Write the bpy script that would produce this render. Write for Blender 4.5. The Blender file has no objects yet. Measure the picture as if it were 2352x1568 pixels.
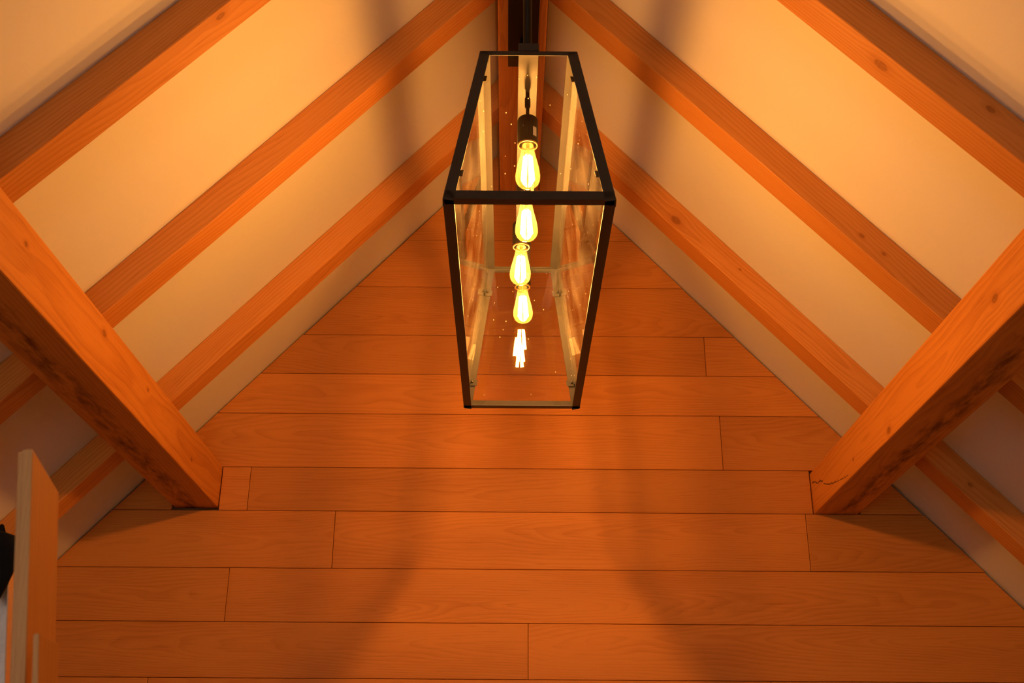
import bpy, bmesh, math, random
from mathutils import Vector, Matrix

scene = bpy.context.scene
COL = scene.collection
rnd = random.Random(7)

# ------------------------------------------------------------------ camera
CAM = Vector((-0.0423, 0.0, 0.0))
PITCH, YAW, ROLL, FPX = 0.40855, -0.00209, 0.00624, 2551.4
cam_d = bpy.data.cameras.new('camera')
cam = bpy.data.objects.new('camera', cam_d)
COL.objects.link(cam)
fw = Vector((-math.sin(YAW) * math.cos(PITCH), math.cos(YAW) * math.cos(PITCH), math.sin(PITCH)))
rt = Vector((math.cos(YAW), math.sin(YAW), 0))
up = rt.cross(fw)
r2 = rt * math.cos(ROLL) + up * math.sin(ROLL)
u2 = -rt * math.sin(ROLL) + up * math.cos(ROLL)
cam.matrix_world = Matrix(((r2.x, u2.x, -fw.x, CAM.x), (r2.y, u2.y, -fw.y, CAM.y),
                           (r2.z, u2.z, -fw.z, CAM.z), (0, 0, 0, 1)))
cam_d.sensor_width = 36.0
cam_d.lens = FPX / 2352 * 36.0
cam_d.clip_start = 0.02
cam_d.dof.use_dof = True
cam_d.dof.focus_distance = 4.4
cam_d.dof.aperture_fstop = 7.5
scene.camera = cam

# ------------------------------------------------------------------ world: low evening sky outside the added rear window, as fill light
world = bpy.data.worlds.new('evening_sky_offscreen')
scene.world = world
world.use_nodes = True
wn = world.node_tree
wn.nodes['Background'].inputs[0].default_value = (1.0, 0.90, 0.80, 1)
wn.nodes['Background'].inputs[1].default_value = 4.0

scene.view_settings.view_transform = 'Standard'
scene.view_settings.look = 'None'
scene.view_settings.gamma = 1.0
scene.view_settings.use_curve_mapping = False
scene.view_settings.exposure = 0.14
BULB_POWER = 670.0
LIGHT_COL = (1.0, 0.44, 0.095)
cy = scene.cycles
cy.use_denoising = True
cy.use_light_tree = False
cy.max_bounces = 6
cy.diffuse_bounces = 3
cy.use_adaptive_sampling = True
cy.adaptive_threshold = 0.05
cy.glossy_bounces = 6
cy.transmission_bounces = 8
cy.transparent_max_bounces = 24
cy.sample_clamp_indirect = 6.0

# ------------------------------------------------------------------ room constants (metres, ridge at x = 0, camera eye at z = 0)
ZA, TL, TR = 3.368, 1.0995, 1.0949          # apex height and slope of both ceilings
YW, YB = 5.0, -3.0                          # plank gable, rear gable
ZF, XK = -1.6, 3.3                          # floor, knee walls
RB, RH = 0.1165, 0.1126                     # rafter width, depth
RAFTER_Y = (1.761, 2.6273, 3.4962, 4.3578)
def ceil_z(x, off=0.0):
    return ZA - (TL if x < 0 else TR) * abs(x) - off

# ------------------------------------------------------------------ helpers
def link(o, parent=None):
    COL.objects.link(o)
    if parent is not None:
        o.parent = parent
    return o

def tag(o, label=None, cat=None, group=None, kind=None):
    if label: o['label'] = label
    if cat: o['category'] = cat
    if group: o['group'] = group
    if kind: o['kind'] = kind
    return o

def empty(name, loc=(0, 0, 0), parent=None):
    o = bpy.data.objects.new(name, None)
    o.empty_display_size = 0.05
    o.location = loc
    return link(o, parent)

def make(name, bm, mat, parent=None, M=None, smooth=False):
    """world-space bmesh -> one object; M is the object's frame (for the grain direction)"""
    bmesh.ops.recalc_face_normals(bm, faces=bm.faces)
    W = M if M is not None else Matrix.Identity(4)
    if M is not None:
        bmesh.ops.transform(bm, matrix=M.inverted(), verts=bm.verts)
    me = bpy.data.meshes.new(name)
    bm.to_mesh(me); bm.free()
    if smooth:
        for p in me.polygons: p.use_smooth = True
    if mat: me.materials.append(mat)
    o = bpy.data.objects.new(name, me)
    COL.objects.link(o)
    if parent is not None:
        o.parent = parent
        o.matrix_parent_inverse = Matrix.Identity(4)
        pw = Matrix.Translation(parent.location) if parent.type == 'EMPTY' else parent.matrix_basis
        if parent.parent is not None:
            pw = Matrix.Translation(parent.parent.location) @ pw
        o.matrix_basis = pw.inverted() @ W
    else:
        o.matrix_basis = W
    return o

def frame(origin, x, y):
    x = Vector(x).normalized(); z = x.cross(Vector(y)).normalized(); y = z.cross(x)
    return Matrix(((x.x, y.x, z.x, origin[0]), (x.y, y.y, z.y, origin[1]),
                   (x.z, y.z, z.z, origin[2]), (0, 0, 0, 1)))

def prism(bm, poly, ext):
    """polygon of 3D points extruded by a vector"""
    e = Vector(ext)
    a = [bm.verts.new(Vector(p)) for p in poly]
    b = [bm.verts.new(Vector(p) + e) for p in poly]
    n = len(a)
    bm.faces.new(a); bm.faces.new(b[::-1])
    for i in range(n):
        bm.faces.new((a[i], b[i], b[(i + 1) % n], a[(i + 1) % n]))

def bevel(bm, off, seg=1):
    bmesh.ops.remove_doubles(bm, verts=bm.verts, dist=1e-5)
    bmesh.ops.recalc_face_normals(bm, faces=bm.faces)
    ed = [e for e in bm.edges if len(e.link_faces) == 2 and e.calc_face_angle(0) > 0.3]
    bmesh.ops.bevel(bm, geom=ed, offset=off, segments=seg, affect='EDGES', clamp_overlap=True, profile=0.5)

def box(bm, x0, x1, y0, y1, z0, z1):
    prism(bm, [(x0, y0, z0), (x1, y0, z0), (x1, y1, z0), (x0, y1, z0)], (0, 0, z1 - z0))

def obox(bm, o, a, b, c):
    """box from a corner o and three edge vectors"""
    o = Vector(o); a = Vector(a); b = Vector(b)
    prism(bm, [o, o + a, o + a + b, o + b], c)

def lathe(bm, prof, seg=32, c=(0, 0, 0), cap0=True, cap1=True):
    rings = []
    for r, z in prof:
        if r < 1e-6:
            rings.append([bm.verts.new((c[0], c[1], c[2] + z))])
        else:
            rings.append([bm.verts.new((c[0] + r * math.cos(2 * math.pi * k / seg),
                                        c[1] + r * math.sin(2 * math.pi * k / seg), c[2] + z)) for k in range(seg)])
    for A, B in zip(rings, rings[1:]):
        for k in range(seg):
            q = (k + 1) % seg
            if len(A) == 1 and len(B) > 1: bm.faces.new((A[0], B[k], B[q]))
            elif len(B) == 1 and len(A) > 1: bm.faces.new((A[k], B[0], A[q]))
            elif len(A) > 1: bm.faces.new((A[k], B[k], B[q], A[q]))
    if cap0 and len(rings[0]) > 1: bm.faces.new(rings[0])
    if cap1 and len(rings[-1]) > 1: bm.faces.new(rings[-1][::-1])

def tube(bm, pts, r, seg=8, caps=True):
    pts = [Vector(p) for p in pts]
    rings = []
    for i, p in enumerate(pts):
        d = (pts[min(i + 1, len(pts) - 1)] - pts[max(i - 1, 0)]).normalized()
        s = d.cross(Vector((0, 1, 0)) if abs(d.y) < 0.9 else Vector((1, 0, 0))).normalized()
        t = d.cross(s)
        rr = r[i] if isinstance(r, (list, tuple)) else r
        rings.append([bm.verts.new(p + s * rr * math.cos(2 * math.pi * k / seg) + t * rr * math.sin(2 * math.pi * k / seg)) for k in range(seg)])
    for A, B in zip(rings, rings[1:]):
        for k in range(seg):
            q = (k + 1) % seg
            bm.faces.new((A[k], B[k], B[q], A[q]))
    if caps:
        bm.faces.new(rings[0]); bm.faces.new(rings[-1][::-1])

def clip(poly, a, b, c):
    """keep a*x + b*z <= c of a 2D polygon"""
    out = []
    for i, p in enumerate(poly):
        q = poly[(i + 1) % len(poly)]
        fp, fq = a * p[0] + b * p[1] - c, a * q[0] + b * q[1] - c
        if fp <= 0: out.append(p)
        if fp * fq < 0:
            t = fp / (fp - fq)
            out.append((p[0] + t * (q[0] - p[0]), p[1] + t * (q[1] - p[1])))
    return out

# ------------------------------------------------------------------ materials
class N:
    """small node-tree helper"""
    def __init__(s, name):
        s.m = bpy.data.materials.new(name); s.m.use_nodes = True
        s.t = s.m.node_tree; s.t.nodes.clear()
        s.out = s.n('ShaderNodeOutputMaterial')
    def n(s, t, **k):
        o = s.t.nodes.new(t)
        for a, b in k.items(): setattr(o, a, b)
        return o
    def put(s, sock, v):
        if isinstance(v, bpy.types.NodeSocket): s.t.links.new(v, sock)
        else: sock.default_value = v
    def math(s, op, a, b=0.0, c=0.0, clamp=False):
        o = s.n('ShaderNodeMath', operation=op, use_clamp=clamp)
        for i, v in enumerate((a, b, c)): s.put(o.inputs[i], v)
        return o.outputs[0]
    def vec(s, op, a, b=(0, 0, 0)):
        o = s.n('ShaderNodeVectorMath', operation=op)
        s.put(o.inputs[0], a)
        if op == 'SCALE': s.put(o.inputs[3], b)
        else: s.put(o.inputs[1], b)
        return o.outputs['Value'] if op in ('LENGTH', 'DISTANCE', 'DOT_PRODUCT') else o.outputs[0]
    def noise(s, v, scale, detail=3.0, rough=0.5, dist=0.0):
        o = s.n('ShaderNodeTexNoise')
        s.put(o.inputs['Vector'], v); s.put(o.inputs['Scale'], scale)
        s.put(o.inputs['Detail'], detail); s.put(o.inputs['Roughness'], rough); s.put(o.inputs['Distortion'], dist)
        return o.outputs[0]
    def ramp(s, v, stops, interp='LINEAR'):
        o = s.n('ShaderNodeValToRGB'); s.put(o.inputs[0], v)
        o.color_ramp.interpolation = interp
        e = o.color_ramp.elements
        while len(e) < len(stops): e.new(0.5)
        for q, (p, c) in zip(e, stops):
            q.position = p; q.color = (c, c, c, 1) if isinstance(c, (int, float)) else (*c, 1)
        return o.outputs[0]
    def smooth(s, v, lo, hi, a=0.0, b=1.0):
        o = s.n('ShaderNodeMapRange', interpolation_type='SMOOTHSTEP')
        for i, q in enumerate((v, lo, hi, a, b)): s.put(o.inputs[i], q)
        return o.outputs[0]
    def mix(s, f, a, b, mode='MIX'):
        o = s.n('ShaderNodeMix', data_type='RGBA', blend_type=mode)
        s.put(o.inputs['Factor'], f)
        s.put(o.inputs[6], a if isinstance(a, bpy.types.NodeSocket) else (*a, 1))
        s.put(o.inputs[7], b if isinstance(b, bpy.types.NodeSocket) else (*b, 1))
        return o.outputs[2]
    def principled(s, col, rough=0.5, spec=0.5, metal=0.0, bump=None, bstr=0.2, bdist=0.002):
        p = s.n('ShaderNodeBsdfPrincipled')
        s.put(p.inputs['Base Color'], col if isinstance(col, bpy.types.NodeSocket) else (*col, 1))
        s.put(p.inputs['Roughness'], rough)
        s.put(p.inputs['Specular IOR Level'], spec); s.put(p.inputs['Metallic'], metal)
        if bump is not None:
            b = s.n('ShaderNodeBump'); s.put(b.inputs['Height'], bump)
            b.inputs['Strength'].default_value = bstr; b.inputs['Distance'].default_value = bdist
            s.t.links.new(b.outputs[0], p.inputs['Normal'])
        return p
    def done(s, p):
        s.t.links.new(p.outputs[0], s.out.inputs[0]); return s.m

def wood(name, base, dark, ring=70.0, contrast=0.45, pith=(0.05, 0.09), tilt=0.02, knots=(), streak=None, cracks=(),
         rough=0.55, fleck=0.25, spec=0.3, tone=0.12):
    """oak with growth rings round a tilted pith; grain runs along the object's local x"""
    g = N(name)
    tc = g.n('ShaderNodeTexCoord'); oi = g.n('ShaderNodeObjectInfo')
    P = tc.outputs['Object']; R = oi.outputs['Random']
    off = g.n('ShaderNodeCombineXYZ')
    g.put(off.inputs[0], g.math('MULTIPLY', R, 37.0)); g.put(off.inputs[1], g.math('MULTIPLY', R, 11.0)); g.put(off.inputs[2], g.math('MULTIPLY', R, 23.0))
    Q = g.vec('ADD', P, off.outputs[0])
    # long wobble of the fibres
    st = g.vec('MULTIPLY', Q, (0.9, 5.0, 5.0))
    wob = g.noise(st, 1.0, 1.5, 0.5)
    cloud = g.noise(g.vec('MULTIPLY', Q, (1.3, 6.0, 6.0)), 1.0, 2.0, 0.55)
    wc = g.n('ShaderNodeCombineXYZ')
    g.put(wc.inputs[1], g.math('MULTIPLY_ADD', wob, 0.085, -0.0425)); g.put(wc.inputs[2], g.math('MULTIPLY_ADD', cloud, 0.085, -0.0425))
    wv = wc.outputs[0]
    # knots bend the rings around them
    kmask = None; kd = None
    bend = wv
    for (kx, ky, kz, kr) in knots:
        d = g.vec('DISTANCE', g.vec('MULTIPLY', g.vec('SUBTRACT', P, (kx, ky, kz)), (0.62, 1, 1)), (0, 0, 0))
        infl = g.smooth(d, kr * 0.6, kr * 4.5, 1.0, 0.0)
        bend = g.vec('ADD', bend, g.vec('SCALE', g.vec('SUBTRACT', P, (kx, ky, kz)), g.math('MULTIPLY', infl, -0.55)))
        core = g.smooth(d, kr * 0.75, kr * 1.15, 1.0, 0.0)
        kmask = core if kmask is None else g.math('MAXIMUM', kmask, core)
        halo = g.smooth(d, kr * 0.9, kr * 2.6, 1.0, 0.0)
        kd = halo if kd is None else g.math('MAXIMUM', kd, halo)
    PP = g.vec('ADD', P, bend)
    sep = g.n('ShaderNodeSeparateXYZ'); g.put(sep.inputs[0], PP)
    tr = g.math('MULTIPLY_ADD', R, 2 * tilt, -tilt)
    r_b = g.n('ShaderNodeTexWhiteNoise', noise_dimensions='1D'); g.put(r_b.inputs['W'], R)
    pb = g.math('MULTIPLY_ADD', r_b.outputs['Value'], 0.12, -0.06)
    yy = g.math('ADD', g.math('MULTIPLY_ADD', sep.outputs[0], tr, sep.outputs[1]), g.math('ADD', pb, pith[0]))
    zz = g.math('ADD', g.math('MULTIPLY_ADD', sep.outputs[0], g.math('MULTIPLY_ADD', r_b.outputs['Value'], 3 * tilt, -1.5 * tilt), sep.outputs[2]), pith[1])
    rad = g.math('SQRT', g.math('ADD', g.math('MULTIPLY', yy, yy), g.math('MULTIPLY', zz, zz)))
    ph = g.math('FRACT', g.math('MULTIPLY', rad, ring))
    ringv = g.ramp(ph, [(0.0, 0.15), (0.25, 0.0), (0.72, 0.65), (0.92, 1.0), (1.0, 0.15)])
    # fine pores and fibres
    fib = g.noise(g.vec('MULTIPLY', Q, (7.0, 260.0, 260.0)), 1.0, 2.0, 0.65)
    por = g.smooth(fib, 0.60, 0.72)
    v = g.math('MULTIPLY', ringv, contrast)
    v = g.math('ADD', v, g.math('MULTIPLY_ADD', fib, 0.55, -0.27))
    v = g.math('ADD', v, g.math('MULTIPLY_ADD', cloud, 0.9, -0.45))
    v = g.math('ADD', v, g.math('MULTIPLY', por, fleck), clamp=True)
    col = g.mix(v, base, dark)
    # board to board tone
    tn = g.n('ShaderNodeTexWhiteNoise', noise_dimensions='1D'); g.put(tn.inputs['W'], g.math('ADD', R, 3.7))
    hsv = g.n('ShaderNodeHueSaturation'); g.put(hsv.inputs['Color'], col)
    g.put(hsv.inputs['Value'], g.math('MULTIPLY_ADD', tn.outputs['Value'], 2 * tone, 1.0 - tone))
    col = hsv.outputs[0]
    deep = tuple(c * 0.35 for c in dark)
    if kd is not None:
        col = g.mix(g.math('MULTIPLY', kd, 0.35), col, dark)
        kn = g.noise(g.vec('MULTIPLY', P, (90, 90, 90)), 1.0, 3.0, 0.7)
        col = g.mix(g.math('MULTIPLY', kmask, g.math('MULTIPLY_ADD', kn, 1.3, -0.05), clamp=True), col, tuple(c * 0.55 for c in dark))
    if streak is not None:          # dark bark-edge wane running along one face
        (sy, sz, sw, amt) = streak
        sp = g.n('ShaderNodeSeparateXYZ'); g.put(sp.inputs[0], P)
        ws = g.math('MULTIPLY_ADD', g.noise(g.vec('MULTIPLY', P, (4.0, 4.0, 4.0)), 1.0, 4.0, 0.65), 0.16, -0.08)
        dd = g.math('ABSOLUTE', g.math('ADD', g.math('SUBTRACT', sp.outputs[1], sy), ws))
        dz = g.smooth(g.math('ABSOLUTE', g.math('SUBTRACT', sp.outputs[2], sz)), 0.004, 0.02, 1.0, 0.0)
        blot = g.smooth(g.noise(g.vec('MULTIPLY', P, (5.0, 22.0, 22.0)), 1.0, 3.0, 0.7), 0.34, 0.66)
        sm = g.math('MULTIPLY', g.math('MULTIPLY', g.smooth(dd, 0.0, sw, 1.0, 0.0), blot), g.math('MULTIPLY', dz, amt), clamp=True)
        col = g.mix(sm, col, deep)
    for (p0, p1, wid) in cracks:    # drying checks: thin dark wandering lines
        p0 = Vector(p0); p1 = Vector(p1); L = (p1 - p0).length; d = (p1 - p0) / L
        rel = g.vec('SUBTRACT', P, tuple(p0))
        al = g.vec('DOT_PRODUCT', rel, tuple(d))
        alc = g.math('MINIMUM', g.math('MAXIMUM', al, 0.0), L)
        jit = g.vec('MULTIPLY', g.vec('SUBTRACT', g.noise_col(P, 26.0), (0.5, 0.5, 0.5)), (0.0, 0.0, 0.03))
        cp = g.vec('ADD', g.vec('SCALE', tuple(d), alc), jit)
        dist = g.vec('DISTANCE', rel, cp)
        col = g.mix(g.smooth(dist, wid * 0.35, wid, 0.95, 0.0), col, tuple(c * 0.2 for c in dark))
    p = g.principled(col, g.math('MULTIPLY_ADD', fib, 0.16, rough - 0.08), spec)
    return g.done(p)

def _noise_col(s, v, scale):
    o = s.n('ShaderNodeTexNoise'); s.put(o.inputs['Vector'], v)
    o.inputs['Scale'].default_value = scale; o.inputs['Detail'].default_value = 2.0
    return o.outputs['Color']
N.noise_col = _noise_col

OAK_B, OAK_D = (0.69, 0.268, 0.050), (0.43, 0.127, 0.015)
M_PLANK = wood('oak_planks', OAK_B, OAK_D, ring=95, contrast=0.30, tilt=0.05, pith=(0.0, 0.07), tone=0.10)
M_RAFTER = wood('oak_rafter', (0.70, 0.290, 0.066), OAK_D, ring=80, contrast=0.36, tilt=0.02, tone=0.07)
M_LOOSE = wood('oak_loose_board', OAK_B, OAK_D, ring=85, contrast=0.35, tilt=0.03)
M_FLOOR = wood('oak_floor', (0.62, 0.40, 0.24), (0.42, 0.24, 0.12), ring=60, contrast=0.4, tilt=0.04)

def plaster():
    g = N('white_plaster')
    tc = g.n('ShaderNodeTexCoord')
    c = g.noise(tc.outputs['Object'], 1.1, 2.0, 0.5)
    col = g.mix(c, (0.82, 0.80, 0.77), (0.87, 0.86, 0.84))
    return g.done(g.principled(col, 0.85, 0.2))
M_PLASTER = plaster()

def simple(name, col, rough, metal=0.0, spec=0.5, nscale=90.0, bstr=0.1, var=0.15):
    g = N(name)
    tc = g.n('ShaderNodeTexCoord')
    n = g.noise(tc.outputs['Object'], nscale, 4.0, 0.6)
    c = g.mix(n, tuple(v * (1 - var) for v in col), tuple(min(1, v * (1 + var)) for v in col))
    return g.done(g.principled(c, g.math('MULTIPLY_ADD', n, 0.12, rough - 0.06), spec, metal, bump=n, bstr=bstr, bdist=0.0006))
M_BLACK = simple('black_powder_coat', (0.042, 0.039, 0.036), 0.42, spec=0.35, nscale=400, bstr=0.15)
M_BACK = simple('timber_backing', (0.26, 0.13, 0.06), 0.9)
M_SOCKET = simple('black_bakelite', (0.010, 0.008, 0.006), 0.5, spec=0.2, nscale=200)
M_BRASS = simple('brass_cap', (0.80, 0.55, 0.25), 0.25, metal=1.0)
M_CLIP = simple('blackened_steel_clip', (0.03, 0.028, 0.025), 0.4, spec=0.4)
M_ALU = simple('brushed_aluminium', (0.78, 0.79, 0.82), 0.32, metal=0.9)
M_RUBBER = simple('black_rubber', (0.02, 0.02, 0.02), 0.8)
M_CLOTH = simple('black_canvas', (0.012, 0.011, 0.011), 0.95, spec=0.1, nscale=500, bstr=0.5)
M_PAPER = simple('white_paper_label', (0.75, 0.73, 0.70), 0.7)

def schlick(g, r0=0.042):
    ge = g.n('ShaderNodeNewGeometry')
    c = g.math('ABSOLUTE', g.vec('DOT_PRODUCT', ge.outputs['Normal'], ge.outputs['Incoming']))
    p5 = g.math('POWER', g.math('SUBTRACT', 1.0, c, clamp=True), 5.0)
    return g.math('MULTIPLY_ADD', p5, 1.0 - r0, r0)

def glass(dusty, FILM=0.0):
    g = N('dusty_clear_glass' if dusty else 'clear_glass')
    tr = g.n('ShaderNodeBsdfTransparent'); tr.inputs[0].default_value = (0.96, 0.94, 0.90, 1)
    gl = g.n('ShaderNodeBsdfGlossy'); gl.inputs['Roughness'].default_value = 0.0
    gl.inputs[0].default_value = (1, 1, 1, 1)
    m1 = g.n('ShaderNodeMixShader'); g.put(m1.inputs[0], schlick(g))
    g.t.links.new(tr.outputs[0], m1.inputs[1]); g.t.links.new(gl.outputs[0], m1.inputs[2])
    if not dusty: return g.done(m1)
    # dust film and specks on the inner face
    tc = g.n('ShaderNodeTexCoord'); P = tc.outputs['Object']
    film = g.math('MULTIPLY', g.smooth(g.noise(P, 6.0, 2.0, 0.6), 0.35, 0.75), FILM)
    vo = g.n('ShaderNodeTexVoronoi'); g.put(vo.inputs['Vector'], g.vec('MULTIPLY', P, (1.0, 0.55, 1.0))); vo.inputs['Scale'].default_value = 85.0
    pick = g.math('GREATER_THAN', g.vec('DOT_PRODUCT', vo.outputs['Color'], (1, 0, 0)), 0.72)
    speck = g.math('MULTIPLY', g.smooth(vo.outputs['Distance'], 0.07, 0.15, 0.85, 0.0), pick)
    dust = g.math('ADD', film, speck, clamp=True)
    df = g.n('ShaderNodeBsdfDiffuse'); df.inputs[0].default_value = (0.8, 0.76, 0.68, 1)
    tl = g.n('ShaderNodeBsdfTranslucent'); tl.inputs[0].default_value = (0.8, 0.76, 0.68, 1)
    m0 = g.n('ShaderNodeMixShader'); m0.inputs[0].default_value = 0.5
    g.t.links.new(df.outputs[0], m0.inputs[1]); g.t.links.new(tl.outputs[0], m0.inputs[2])
    m2 = g.n('ShaderNodeMixShader'); g.put(m2.inputs[0], dust)
    g.t.links.new(m1.outputs[0], m2.inputs[1]); g.t.links.new(m0.outputs[0], m2.inputs[2])
    return g.done(m2)
M_GLASS = glass(False)
M_DUSTY = glass(True, 0.006)
M_DUSTIER = glass(True, 0.06)

def clear_glass(name, tint, haze=None, amount=0.0):
    g = N(name)
    tr = g.n('ShaderNodeBsdfTransparent'); tr.inputs[0].default_value = (*tint, 1)
    gl = g.n('ShaderNodeBsdfGlossy'); gl.inputs['Roughness'].default_value = 0.0
    m1 = g.n('ShaderNodeMixShader'); g.put(m1.inputs[0], schlick(g, 0.035))
    g.t.links.new(tr.outputs[0], m1.inputs[1]); g.t.links.new(gl.outputs[0], m1.inputs[2])
    if haze is None: return g.done(m1)
    tl = g.n('ShaderNodeBsdfTranslucent'); tl.inputs[0].default_value = (*haze, 1)
    m2 = g.n('ShaderNodeMixShader'); m2.inputs[0].default_value = amount
    g.t.links.new(m1.outputs[0], m2.inputs[1]); g.t.links.new(tl.outputs[0], m2.inputs[2])
    return g.done(m2)
M_BULB = clear_glass('amber_bulb_glass', (1.0, 0.93, 0.78), (0.90, 0.80, 0.35), 0.02)
M_WINGLASS = clear_glass('window_glass', (0.95, 0.97, 0.97))

def emitter(name, col, s):
    g = N(name); e = g.n('ShaderNodeEmission'); e.inputs[0].default_value = (*col, 1); e.inputs[1].default_value = s
    return g.done(e)
M_FIL = emitter('glowing_filament', LIGHT_COL, BULB_POWER)

# ------------------------------------------------------------------ setting: shell
bm = bmesh.new(); box(bm, -XK - .1, XK + .1, YB - .1, YW + .15, ZF - .1, ZF)
tag(make('floor', bm, M_FLOOR), 'bare oak boarded loft floor', 'floor', kind='structure')

bm = bmesh.new()
TH = 0.12
for s, T in ((-1, TL), (1, TR)):
    pts = [(0, ZA), (s * (XK + .12), ZA - T * (XK + .12)), (s * (XK + .12), ZA - T * (XK + .12) + TH), (0, ZA + TH)]
    prism(bm, [(x, YB - .1, z) for x, z in pts], (0, YW + .15 - YB + .1, 0))
tag(make('ceiling', bm, M_PLASTER), 'white plastered vaulted ceiling sloping down from the ridge', 'ceiling', kind='structure')

for nm, s in (('wall_left', -1), ('wall_right', 1)):
    bm = bmesh.new(); zt = ceil_z(s * XK)
    x0, x1 = sorted((s * XK, s * (XK + .1)))
    box(bm, x0, x1, YB, YW + .1, ZF, zt - 0.005)
    tag(make(nm, bm, M_PLASTER), 'low white knee wall under the sloping ceiling', 'wall', kind='structure')

# rear gable (behind the camera) with an unseen window added to let in light from behind
WX0, WX1, WZ0, WZ1 = -1.5, 0.3, -0.6, 1.1
bm = bmesh.new()
def gable(x0, x1, z0, z1):
    p = [(x0, z0), (x1, z0), (x1, z1), (x0, z1)]
    p = clip(p, TR, 1.0, ZA - .004); p = clip(p, -TL, 1.0, ZA - .004)
    return p
for (a, b_, c, d) in ((-XK, WX0, ZF, 4), (WX1, XK, ZF, 4), (WX0, WX1, ZF, WZ0), (WX0, WX1, WZ1, 4)):
    prism(bm, [(x, YB - .1, z) for x, z in gable(a, b_, c, d)], (0, .1, 0))
tag(make('wall_back', bm, M_PLASTER), 'white rear gable wall with an added window', 'wall', kind='structure')
WXM = (WX0 + WX1) / 2
win = tag(empty('added_window_back_offscreen', (WXM, YB - .05, WZ0)), 'unseen rear gable window added for light from behind the camera', 'window', kind='structure')
bm = bmesh.new()
for (a, b_, c, d) in ((WX0, WX0 + .06, WZ0, WZ1), (WX1 - .06, WX1, WZ0, WZ1), (WX0 + .06, WX1 - .06, WZ0, WZ0 + .06), (WX0 + .06, WX1 - .06, WZ1 - .06, WZ1), (WXM - .025, WXM + .025, WZ0 + .06, WZ1 - .06)):
    box(bm, a, b_, YB - .08, YB - .02, c, d)
make('added_window_frame', bm, M_PLASTER, win)
for a, b_ in ((WX0 + .06, WXM - .025), (WXM + .025, WX1 - .06)):
    bm = bmesh.new(); box(bm, a, b_, YB - .053, YB - .047, WZ0 + .06, WZ1 - .06); make('pane', bm, M_WINGLASS, win)

# plank gable: a dark backing and every board on it
bm = bmesh.new()
prism(bm, [(x, YW + .03, z) for x, z in gable(-XK, XK, ZF, 4)], (0, .1, 0))
wall = tag(make('wall_front', bm, M_BACK), 'gable wall clad in wide horizontal oak planks', 'wall', kind='structure')

SEAM = [2.935, 2.7249, 2.4591, 2.1947, 1.9888, 1.7839, 1.5171, 1.3099, 1.0458, 0.8074, 0.5683, 0.33, 0.075, -0.165, -0.40, -0.65, -0.88, -1.13, -1.37, ZF]
JOIN = {3: [0.911], 5: [0.960], 6: [-1.2463], 7: [1.323, -0.8382], 8: [-1.2964], 9: [0.0471], 10: [-1.6, 1.1], 11: [0.4], 12: [-1.1, 1.7], 13: [0.9], 14: [-.6], 15: [1.3], 16: [-1.7, .2], 17: [.8], 18: [-.9, 1.6]}
PXL, PXR = -1.3813, 1.3637                   # inner purlin faces
GAP = 0.0022
def plank(poly):
    bm = bmesh.new()
    prism(bm, [(x, YW, z) for x, z in poly], (0, .022, 0))
    bevel(bm, 0.0016)
    cx_ = sum(p[0] for p in poly) / len(poly); cz = sum(p[1] for p in poly) / len(poly)
    return make('plank', bm, M_PLANK, wall, frame((cx_, YW, cz), (1, 0, 0), (0, 0, 1)))
for i in range(len(SEAM) - 1):
    z1, z0 = SEAM[i] - GAP / 2, SEAM[i + 1] + GAP / 2
    gl_, gr_ = 0.006 + 0.007 * rnd.random(), 0.006 + 0.006 * rnd.random()
    xs = [-XK + .004] + sorted(JOIN.get(i, [])) + [XK - .004]
    for a, b_ in zip(xs, xs[1:]):
        spans = [(a + GAP / 2, b_ - GAP / 2)]
        if i == 6:                           # this course is notched round the purlins
            ns = []
            for s0, s1 in spans:
                for h0, h1 in ((-9, PXL - .212), (PXL + .005, PXR - .005), (PXR + .214, 9)):
                    q0, q1 = max(s0, h0), min(s1, h1)
                    if q1 - q0 > .01: ns.append((q0, q1))
            spans = ns
        for s0, s1 in spans:
            p = [(s0, z0), (s1, z0), (s1, z1), (s0, z1)]
            p = clip(p, TR, 1.0, ZA - gr_ * 1.48); p = clip(p, -TL, 1.0, ZA - gl_ * 1.48)
            if len(p) >= 3: plank(p)
# topmost board, cut round the ridge beam
zb = SEAM[0] + GAP / 2
xr = (ZA - zb) / TR - .008; xl = -(ZA - zb) / TL + .008
plank([(xl, zb), (xr, zb), (.106, ceil_z(.106) - .008), (.106, 2.994), (-.106, 2.994), (-.106, ceil_z(-.106) - .008)])

# ------------------------------------------------------------------ roof timbers
# ridge beam
bm = bmesh.new()
zr0 = 3.0
prism(bm, [(x, YB, z) for x, z in ((-.1, zr0), (.1, zr0), (.1, ceil_z(.1) - .002), (0, ZA - .002), (-.1, ceil_z(-.1) - .002))], (0, YW + .025 - YB, 0))
bevel(bm, .004)
M_RIDGE = wood('oak_ridge', (0.71, 0.285, 0.054), OAK_D, ring=60, contrast=0.5, tilt=0.01,
               cracks=(((-1.55, -.098, .01), (-1.60, -.05, 0.0), .006),))
tag(make('ridge_beam', bm, M_RIDGE, M=frame((0, YW, zr0), (0, 1, 0), (1, 0, 0))),
    'long square oak ridge beam at the apex, carrying the black lantern', 'beam')

# purlins: A = inner top edge, B = inner bottom edge, seen from the photograph
def purlin(x_in, w, z0, h, mat, label):
    bm = bmesh.new()
    x0, x1 = sorted((x_in, x_in + w))
    box(bm, x0, x1, YB, YW + .026, z0, z0 + h)
    bevel(bm, .006, 2)
    o = make('purlin', bm, mat, M=frame(((x0 + x1) / 2, YW, z0), (0, 1, 0), (1, 0, 0)))
    return tag(o, label, 'beam', 'purlins under the rafters')
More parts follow.
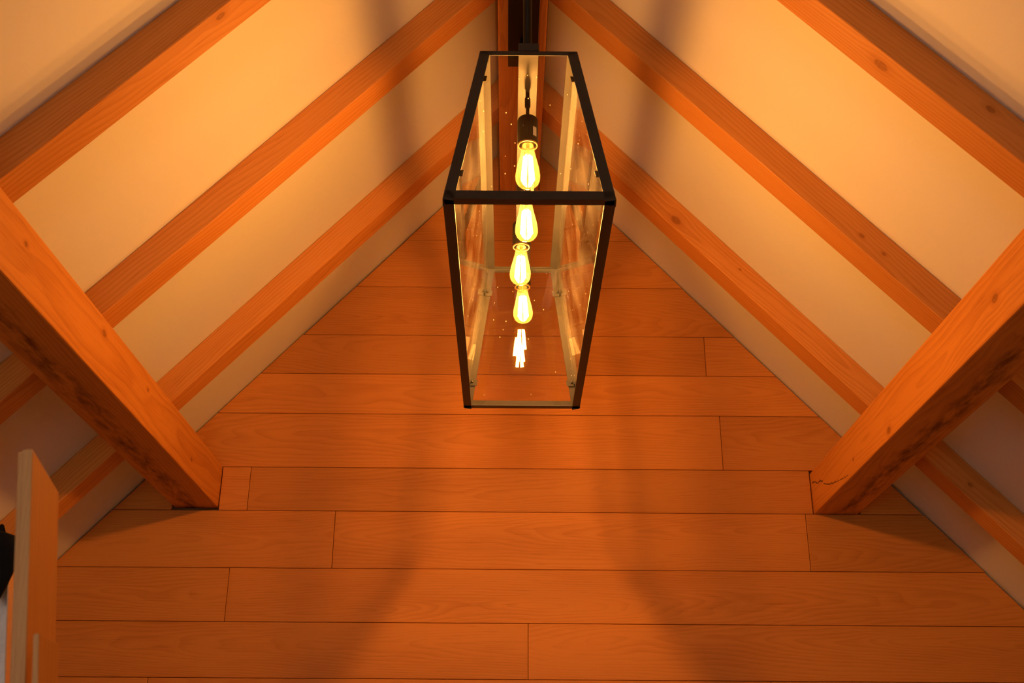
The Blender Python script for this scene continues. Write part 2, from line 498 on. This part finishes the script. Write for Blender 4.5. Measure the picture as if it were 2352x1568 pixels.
# local frame of a purlin: x = world y - YW, y = world x - centre, z = -(world z - z0)
M_PUL = wood('oak_purlin_knotty', (0.71, 0.285, 0.054), OAK_D, ring=75, contrast=0.4, tilt=0.015,
             knots=((-1.638, 0.101, -0.150, 0.012), (-1.147, .101, -.138, 0.007), (-0.497, .101, -.073, .009), (-2.283, .101, -.135, .008)), streak=(-0.025, 0.0, 0.075, 1.0))
M_PUR = wood('oak_purlin_checked', (0.71, 0.285, 0.054), OAK_D, ring=75, contrast=0.4, tilt=0.015,
             knots=((-2.099, -0.1016, -0.092, 0.013), (-1.10, -.1016, -.030, 0.013), (-.652, -.1016, -.057, .006)), streak=(0.03, 0.0, 0.07, 0.95),
             cracks=(((-0.02, -.1016, -.142), (-0.19, -.1016, -.101), .0045), ((-0.205, -.1016, -.079), (-.385, -.1016, -.041), .0045), ((-.385, -.1016, -.041), (-.56, -.1016, -.016), .003)))
purlin(PXL, -.2021, 1.3242, .1998, M_PUL, 'heavy oak purlin with dark wane on its underside, above the leaning boards')
purlin(PXR, .2031, 1.3110, .1950, M_PUR, 'heavy oak purlin with a drying crack at its end, opposite the leaning boards')

def rafter(side, y, label, mat):
    """side -1 left, 1 right; plumb cut against the ridge, bird's mouth over the purlin"""
    T = TL if side < 0 else TR
    dz = RH * math.sqrt(1 + T * T)
    x0, x1 = .1005, XK - .004
    px = (abs(PXL) + .2021) if side < 0 else (PXR + .2031)
    pz = (1.3242 + .1998) if side < 0 else (1.3110 + .1950)
    under = lambda x: ZA - T * x - dz
    xm = (ZA - dz - pz) / T
    pts = [(x0, ZA - T * x0 - .001), (x1, ZA - T * x1 - .001), (x1, under(x1)), (px + .001, under(px + .001)), (px + .001, pz + .001), (xm - .0005, pz + .001), (x0, under(x0))]
    bm = bmesh.new()
    prism(bm, [(side * x, y, z) for x, z in pts], (0, RB, 0))
    bevel(bm, .0025)
    d = Vector((side, 0, -T)).normalized()
    o = make('rafter', bm, mat, M=frame((side * .1, y, ZA - T * .1), d, (0, 1, 0)))
    return tag(o, label, 'beam', 'oak rafters on the white ceiling')
# rafter frame: x down the slope, y along the ridge (0..RB), z = x cross y (left: out of the ceiling is +z or -z)
def zin(side):
    T = TL if side < 0 else TR
    z = Vector((side, 0, -T)).normalized().cross(Vector((0, 1, 0)))
    return RH if z.z < 0 else -RH
kl, kr_ = zin(-1), zin(1)
M_R1R = wood('oak_rafter_big_knot', (0.70, 0.290, 0.066), OAK_D, ring=80, contrast=0.36, tilt=0.02,
             knots=((1.526, .052, kr_, .016), (1.85, .0, kr_ * .35, .010)))
M_R1L = wood('oak_rafter_knotted', (0.70, 0.290, 0.066), OAK_D, ring=80, contrast=0.40, tilt=0.03,
             knots=((1.329, .029, kl, .011),))
M_R3R = wood('oak_rafter_star_knot', (0.70, 0.290, 0.066), OAK_D, ring=80, contrast=0.36, tilt=0.02,
             knots=((0.975, .0, kr_ * .70, .017), (1.338, 0.0, kr_ * .40, .004), (2.636, 0.0, kr_ * .59, .007)))
M_R2R = wood('oak_rafter_small_knots', (0.70, 0.290, 0.066), OAK_D, ring=80, contrast=0.36, tilt=0.02,
             knots=((1.729, 0, kr_ * .6, .007), (1.83, 0, kr_ * .58, .006)))
LAB = {(-1, 0): ('straight-grained oak rafter fourth from the plank wall, above the leaning boards', M_RAFTER),
       (-1, 1): ('oak rafter with one small star-cracked knot, third from the plank wall', M_R1L),
       (-1, 2): ('straight-grained oak rafter beside the lantern, second from the plank wall, above the leaning boards', M_RAFTER),
       (-1, 3): ('oak rafter next to the plank wall, on the slope above the leaning boards', M_RAFTER),
       (1, 0): ('straight-grained oak rafter fourth from the plank wall, opposite the leaning boards', M_RAFTER),
       (1, 1): ('oak rafter with a large round dark knot in its underside', M_R1R),
       (1, 2): ('oak rafter beside the lantern, second from the plank wall, opposite the leaning boards', M_R2R),
       (1, 3): ('oak rafter with a star-shaped knot, next to the plank wall', M_R3R)}
for s in (-1, 1):
    for k, y in enumerate(RAFTER_Y):
        lb, mt = LAB[(s, k)]
        rafter(s, y, lb, mt)

# ------------------------------------------------------------------ the lantern
ZB, ZT = 1.4298, 1.9672
HB, HT = 0.2178, 0.1351
YN0, YF0, YN1, YF1 = 2.4069, 3.9356, 2.5123, 3.8334
YM = (YN0 + YF0) / 2
LX = 0.0042
lan = tag(empty('pendant_lantern', (LX, YM, ZB)), 'long black metal and glass pendant lantern with four glowing filament bulbs', 'pendant lamp')
Bc = {(s, e): Vector((LX + s * HB, YN0 if e < 0 else YF0, ZB)) for s in (-1, 1) for e in (-1, 1)}
Tc = {(s, e): Vector((LX + s * HT, YN1 if e < 0 else YF1, ZT)) for s in (-1, 1) for e in (-1, 1)}
FW, FT = 0.0285, 0.0035
def angle_bar(name, p0, p1, u, v, w=FW, t=FT):
    """L-profile along p0-p1, flanges towards u and v"""
    bm = bmesh.new()
    a = (p1 - p0); d = a.normalized()
    u = (u - d * u.dot(d)).normalized(); v = (v - d * v.dot(d)).normalized()
    poly = [p0, p0 + u * w, p0 + u * w + v * t, p0 + u * t + v * t, p0 + u * t + v * w, p0 + v * w]
    prism(bm, poly, a)
    bevel(bm, .0006)
    return make(name, bm, M_BLACK, lan)
for s in (-1, 1):
    for e in (-1, 1):
        angle_bar('corner_post', Bc[s, e], Tc[s, e], Vector((-s, 0, 0)), Vector((0, -e, 0)))
for e in (-1, 1):
    upv = (Tc[1, e] - Bc[1, e]); upv.x = 0
    angle_bar('bottom_rail', Bc[-1, e] + Vector((FT, 0, 0)), Bc[1, e] - Vector((FT, 0, 0)), upv, Vector((0, -e, 0)))
    angle_bar('top_rail', Tc[-1, e] + Vector((FT, 0, 0)), Tc[1, e] - Vector((FT, 0, 0)), -upv, Vector((0, -e, 0)), w=.017)
for s in (-1, 1):
    upv = (Tc[s, 1] - Bc[s, 1]); upv.y = 0
    angle_bar('bottom_rail', Bc[s, -1] + Vector((0, FT, 0)), Bc[s, 1] - Vector((0, FT, 0)), upv, Vector((-s, 0, 0)))
    angle_bar('top_rail', Tc[s, -1] + Vector((0, FT, 0)), Tc[s, 1] - Vector((0, FT, 0)), -upv, Vector((-s, 0, 0)))
# panes sit just inside the frame
def pane(c0, c1, c2, c3, lift=0.0):
    n = (c1 - c0).cross(c3 - c0).normalized()
    ctr = (c0 + c1 + c2 + c3) / 4
    mid = Vector((LX, YM, (ZB + ZT) / 2))
    if n.dot(mid - ctr) < 0: n = -n
    ins = []
    for c in (c0, c1, c2, c3):
        ins.append(c + (ctr - c).normalized() * .012 + n * (.0046 + (lift if c.z < ctr.z else 0)))
    bm = bmesh.new(); prism(bm, ins, n * .003)
    o = make('glass_pane', bm, M_GLASS, lan, M=frame(ctr, (c1 - c0), (c3 - c0)))
    o.data.materials.append(M_DUSTY if abs(n.y) > abs(n.x) else M_DUSTIER)
    nl = o.matrix_basis.to_3x3().inverted() @ n
    for f_ in o.data.polygons:
        if f_.normal.dot(nl) > .9: f_.material_index = 1
    return o
for e in (-1, 1): pane(Bc[-1, e], Bc[1, e], Tc[1, e], Tc[-1, e], .018 if e > 0 else 0.0)
for s in (-1, 1): pane(Bc[s, -1], Bc[s, 1], Tc[s, 1], Tc[s, -1])
# spring clips holding the panes, two on each post
for s in (-1, 1):
    for e in (-1, 1):
        for t in (0.19, 0.83):
            p = Tc[s, e].lerp(Bc[s, e], t)
            d = (Bc[s, e] - Tc[s, e]).normalized()
            bm = bmesh.new()
            i = Vector((-s, -e, 0)) * .0085
            obox(bm, p + i - d * .011, Vector((-s * .027, 0, 0)), Vector((0, -e * .0018, 0)), d * .022)
            obox(bm, p + i - d * .011, Vector((0, -e * .027, 0)), Vector((-s * .0018, 0, 0)), d * .022)
            lathe(bm, [(.0045, 0), (.0045, .004), (0, .006)], 8, p + i + Vector((-s * .008, -e * .008, 0)))
            make('glass_clip', bm, M_CLIP, lan)
# lamp-holder channel along the top
bm = bmesh.new()
CW = 0.0283
box(bm, LX - CW, LX + CW, YN1 - .002, YF1 + .002, ZT + .0005, ZT + .025)
bevel(bm, .001)
make('top_channel', bm, M_BLACK, lan)
# ceiling strip and two rods
bm = bmesh.new(); box(bm, LX - .0625, LX + .0625, 2.01, 3.89, 2.962, 2.9995); bevel(bm, .002)
make('ceiling_plate', bm, M_SOCKET, lan)
for yr in (2.634, 3.709):
    bm = bmesh.new(); tube(bm, [(LX - .001, yr, ZT + .024), (LX - .001, yr, 2.964)], .0128, 20)
    rod = make('hanging_rod', bm, M_SOCKET, lan, smooth=True)
    bm = bmesh.new(); lathe(bm, [(.019, 0), (.019, .012), (.014, .018)], 20, (LX - .001, yr, ZT + .024)); make('collar', bm, M_SOCKET, rod)

# bulbs: base up, widest low, rounded tip
BULB = [(.0150, .0), (.0165, -.008), (.0185, -.022), (.0215, -.040), (.0255, -.058), (.0295, -.076), (.0322, -.092), (.0328, -.102),
        (.0318, -.111), (.0285, -.120), (.0225, -.1275), (.0140, -.132), (.0065, -.1340), (0, -.1345)]
for k, (yb, dx, tx, ty) in enumerate(((2.709, 0.001, 0.0, 0.0), (3.018, 0.001, 0.01, -0.015), (3.324, -0.010, -0.02, 0.03), (3.631, -0.002, 0.01, -0.02))):
    zs = 1.8791
    # stem and socket
    bm = bmesh.new()
    lathe(bm, [(.0052, zs - .001), (.0052, zs + .038), (.0085, zs + .040), (.0085, zs + .070), (.0060, zs + .072), (.0060, ZT + .001)], 16, (LX + dx * .5, yb, 0))
    make('stem', bm, M_SOCKET, lan, smooth=False)
    bm = bmesh.new()
    lathe(bm, [(r_ * 1.075, z_ * 1.075) for r_, z_ in ((.006, .0), (.0235, -.001), (.0270, -.005), (.0277, -.010), (.0277, -.076), (.0265, -.083), (.0235, -.083), (.0225, -.070), (.016, -.066), (0, -.066))], 32, (LX + dx, yb, zs))
    soc = make('socket', bm, M_SOCKET, lan, smooth=False)
    bm = bmesh.new()
    lathe(bm, [(r_ * 1.075, z_ * 1.075) for r_, z_ in ((.0232, -.0835), (.0268, -.0835), (.0272, -.0855), (.0260, -.0875), (.0238, -.0875), (.0228, -.0855))], 32, (LX + dx, yb, zs), False, False)
    make('rim', bm, M_BRASS, soc)
    # paper rating label curved round the socket
    bm = bmesh.new()
    prev = None
    for q in range(7):
        an = -math.pi / 2 + .52 + q * .07
        pr = [bm.verts.new((LX + dx + rr * math.cos(an), yb + rr * math.sin(an), zs + zz_)) for rr, zz_ in ((.0299, -.043), (.0299, -.073), (.0302, -.073), (.0302, -.043))]
        if prev:
            for j in range(4): bm.faces.new((prev[j], pr[j], pr[(j + 1) % 4], prev[(j + 1) % 4]))
        else: bm.faces.new(pr)
        prev = pr
    bm.faces.new(prev[::-1])
    make('rating_label', bm, M_PAPER, soc)
    # bulb
    Mb = Matrix.Translation((LX + dx, yb, zs - .088)) @ Matrix.Rotation(tx, 4, 'X') @ Matrix.Rotation(ty, 4, 'Y') @ Matrix.Scale(1.075, 4)
    bm = bmesh.new()
    lathe(bm, BULB, 36, (0, 0, 0), False, False)
    bmesh.ops.transform(bm, matrix=Mb, verts=bm.verts)
    bulb = make('bulb', bm, M_BULB, lan, smooth=True)
    bm = bmesh.new()
    lathe(bm, [(.0, .014), (.0132, .014), (.0135, .0), (.0150, -.001), (.0145, -.004), (.0, -.004)], 20)
    tube(bm, [(0, 0, -.004), (0, 0, -.030)], [.0055, .003], 10)
    bmesh.ops.transform(bm, matrix=Mb, verts=bm.verts)
    make('screw_cap', bm, M_BRASS, bulb)
    bm = bmesh.new()
    nst = 6
    for j in range(nst):
        an = 2 * math.pi * j / nst
        r0, r1 = .0090, .0150
        c_, s_ = math.cos(an), math.sin(an)
        tube(bm, [(r0 * c_, r0 * s_, -.040), (r1 * c_, r1 * s_, -.112)], .0034, 5, False)
    bmesh.ops.transform(bm, matrix=Mb, verts=bm.verts)
    make('filament', bm, M_FIL, bulb)

# ------------------------------------------------------------------ leftover boards and ladder beside the camera
def board(p0, u, w, width, thick, label, mat, rebate=0.0):
    """p0 = near top corner on the lit face; u up the board, w across its width; a rebated near edge"""
    p0 = Vector(p0); u = Vector(u).normalized(); w = Vector(w).normalized()
    t = u.cross(w).normalized()
    L = (p0.z - ZF - .004) / u.z
    base = p0 - u * L
    bm = bmesh.new()
    k = thick * .66
    prof = [(0, 0), (width, 0), (width, thick), (rebate, thick), (rebate, k), (0, k)] if rebate else [(0, 0), (width, 0), (width, thick), (0, thick)]
    prism(bm, [base + w * a_ + t * b_ for a_, b_ in prof], u * L)
    bevel(bm, .0012)
    o = make('oak_board', bm, mat, M=frame(base, u, w))
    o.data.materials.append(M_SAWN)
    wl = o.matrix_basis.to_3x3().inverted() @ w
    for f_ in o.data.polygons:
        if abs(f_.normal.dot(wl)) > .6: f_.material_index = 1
    return tag(o, label, 'board')
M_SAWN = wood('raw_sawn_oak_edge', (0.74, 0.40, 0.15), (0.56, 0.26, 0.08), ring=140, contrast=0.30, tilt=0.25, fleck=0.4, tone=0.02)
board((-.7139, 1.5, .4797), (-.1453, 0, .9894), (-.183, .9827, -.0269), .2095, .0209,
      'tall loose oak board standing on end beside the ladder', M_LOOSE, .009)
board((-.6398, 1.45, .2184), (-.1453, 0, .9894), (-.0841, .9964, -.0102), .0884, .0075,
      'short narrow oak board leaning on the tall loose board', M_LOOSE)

# stepladder: two front rails with treads, two rear legs, hinge cap
LY, LTZ = 2.40, 0.50
lad = tag(empty('stepladder', (-1.3, LY, ZF)), 'aluminium stepladder standing behind the leaning boards', 'ladder')
def rail(x0, y0, x1, y1, w=.022, d=.055):
    a = Vector((x1, y1, ZF + .03)); b_ = Vector((x0, y0, LTZ)); u = b_ - a
    un = u.normalized(); sx = (Vector((1, 0, 0)) - un * un.x).normalized(); sy = un.cross(sx)
    bm = bmesh.new()
    obox(bm, a - sx * w / 2 - sy * d / 2, sx * w, sy * d, u)
    bevel(bm, .002)
    o = make('rail', bm, M_ALU, lad)
    bm = bmesh.new(); obox(bm, a - sx * (w / 2 + .003) - sy * (d / 2 + .003) - un * .03, sx * (w + .006), sy * (d + .006), un * .06)
    make('rubber_foot', bm, M_RUBBER, o)
XR0, XR1, XL0, XL1 = -1.120, -0.800, -1.46, -1.78
rail(XR0, LY, XR1, LY - .02); rail(XL0, LY, XL1, LY - .02)
rail(XR0 - .03, LY + .09, XR1 - .03, LY + .95, .02, .03); rail(XL0 + .03, LY + .09, XL1 + .03, LY + .95, .02, .03)
for k in range(7):
    z = .405 - k * .27
    f_ = (LTZ - z) / (LTZ - ZF)
    xr_ = XR0 + (XR1 - XR0) * f_ - .011; xl_ = XL0 + (XL1 - XL0) * f_ + .011
    bm = bmesh.new(); box(bm, xl_, xr_, LY - .045, LY + .05, z - .014, z + .012); bevel(bm, .002)
    make('step', bm, M_ALU, lad)
bm = bmesh.new(); box(bm, XL0 - .02, XR0 + .012, LY - .04, LY + .12, LTZ - .005, LTZ + .02); bevel(bm, .006, 2)
make('top_cap', bm, M_ALU, lad)

# black canvas pouch hanging on the ladder's rail, in front of it
bm = bmesh.new()
yc = LY - .072
prof = [(.560, .010, .008), (.552, .030, .014), (.525, .041, .018), (.48, .038, .018), (.45, .027, .016), (.425, .014, .010), (.412, .006, .006)]
prev = None
for j, (z, rx_, ry_) in enumerate(prof):
    xc = -1.122 + .003 * j
    ring = [bm.verts.new((xc + rx_ * math.cos(a_) * (1 + .06 * math.sin(3 * a_ + j)), yc + ry_ * math.sin(a_) * (1 + .08 * math.sin(2 * a_ + 2 * j)), z)) for a_ in [2 * math.pi * q / 16 for q in range(16)]]
    if prev:
        for q in range(16): bm.faces.new((prev[q], ring[q], ring[(q + 1) % 16], prev[(q + 1) % 16]))
    else: bm.faces.new(ring)
    prev = ring
bm.faces.new(prev[::-1])
pouch = tag(empty('tool_pouch', (-1.12, yc, .41)), 'small black canvas tool pouch hanging on the ladder', 'pouch')
make('bag', bm, M_CLOTH, pouch, smooth=True)
bm = bmesh.new(); tube(bm, [(-1.122, yc, .55), (-1.125, yc + .012, .575), (-1.128, yc + .04, .560), (-1.13, yc + .07, .524)], .005, 6)
make('strap', bm, M_CLOTH, pouch)
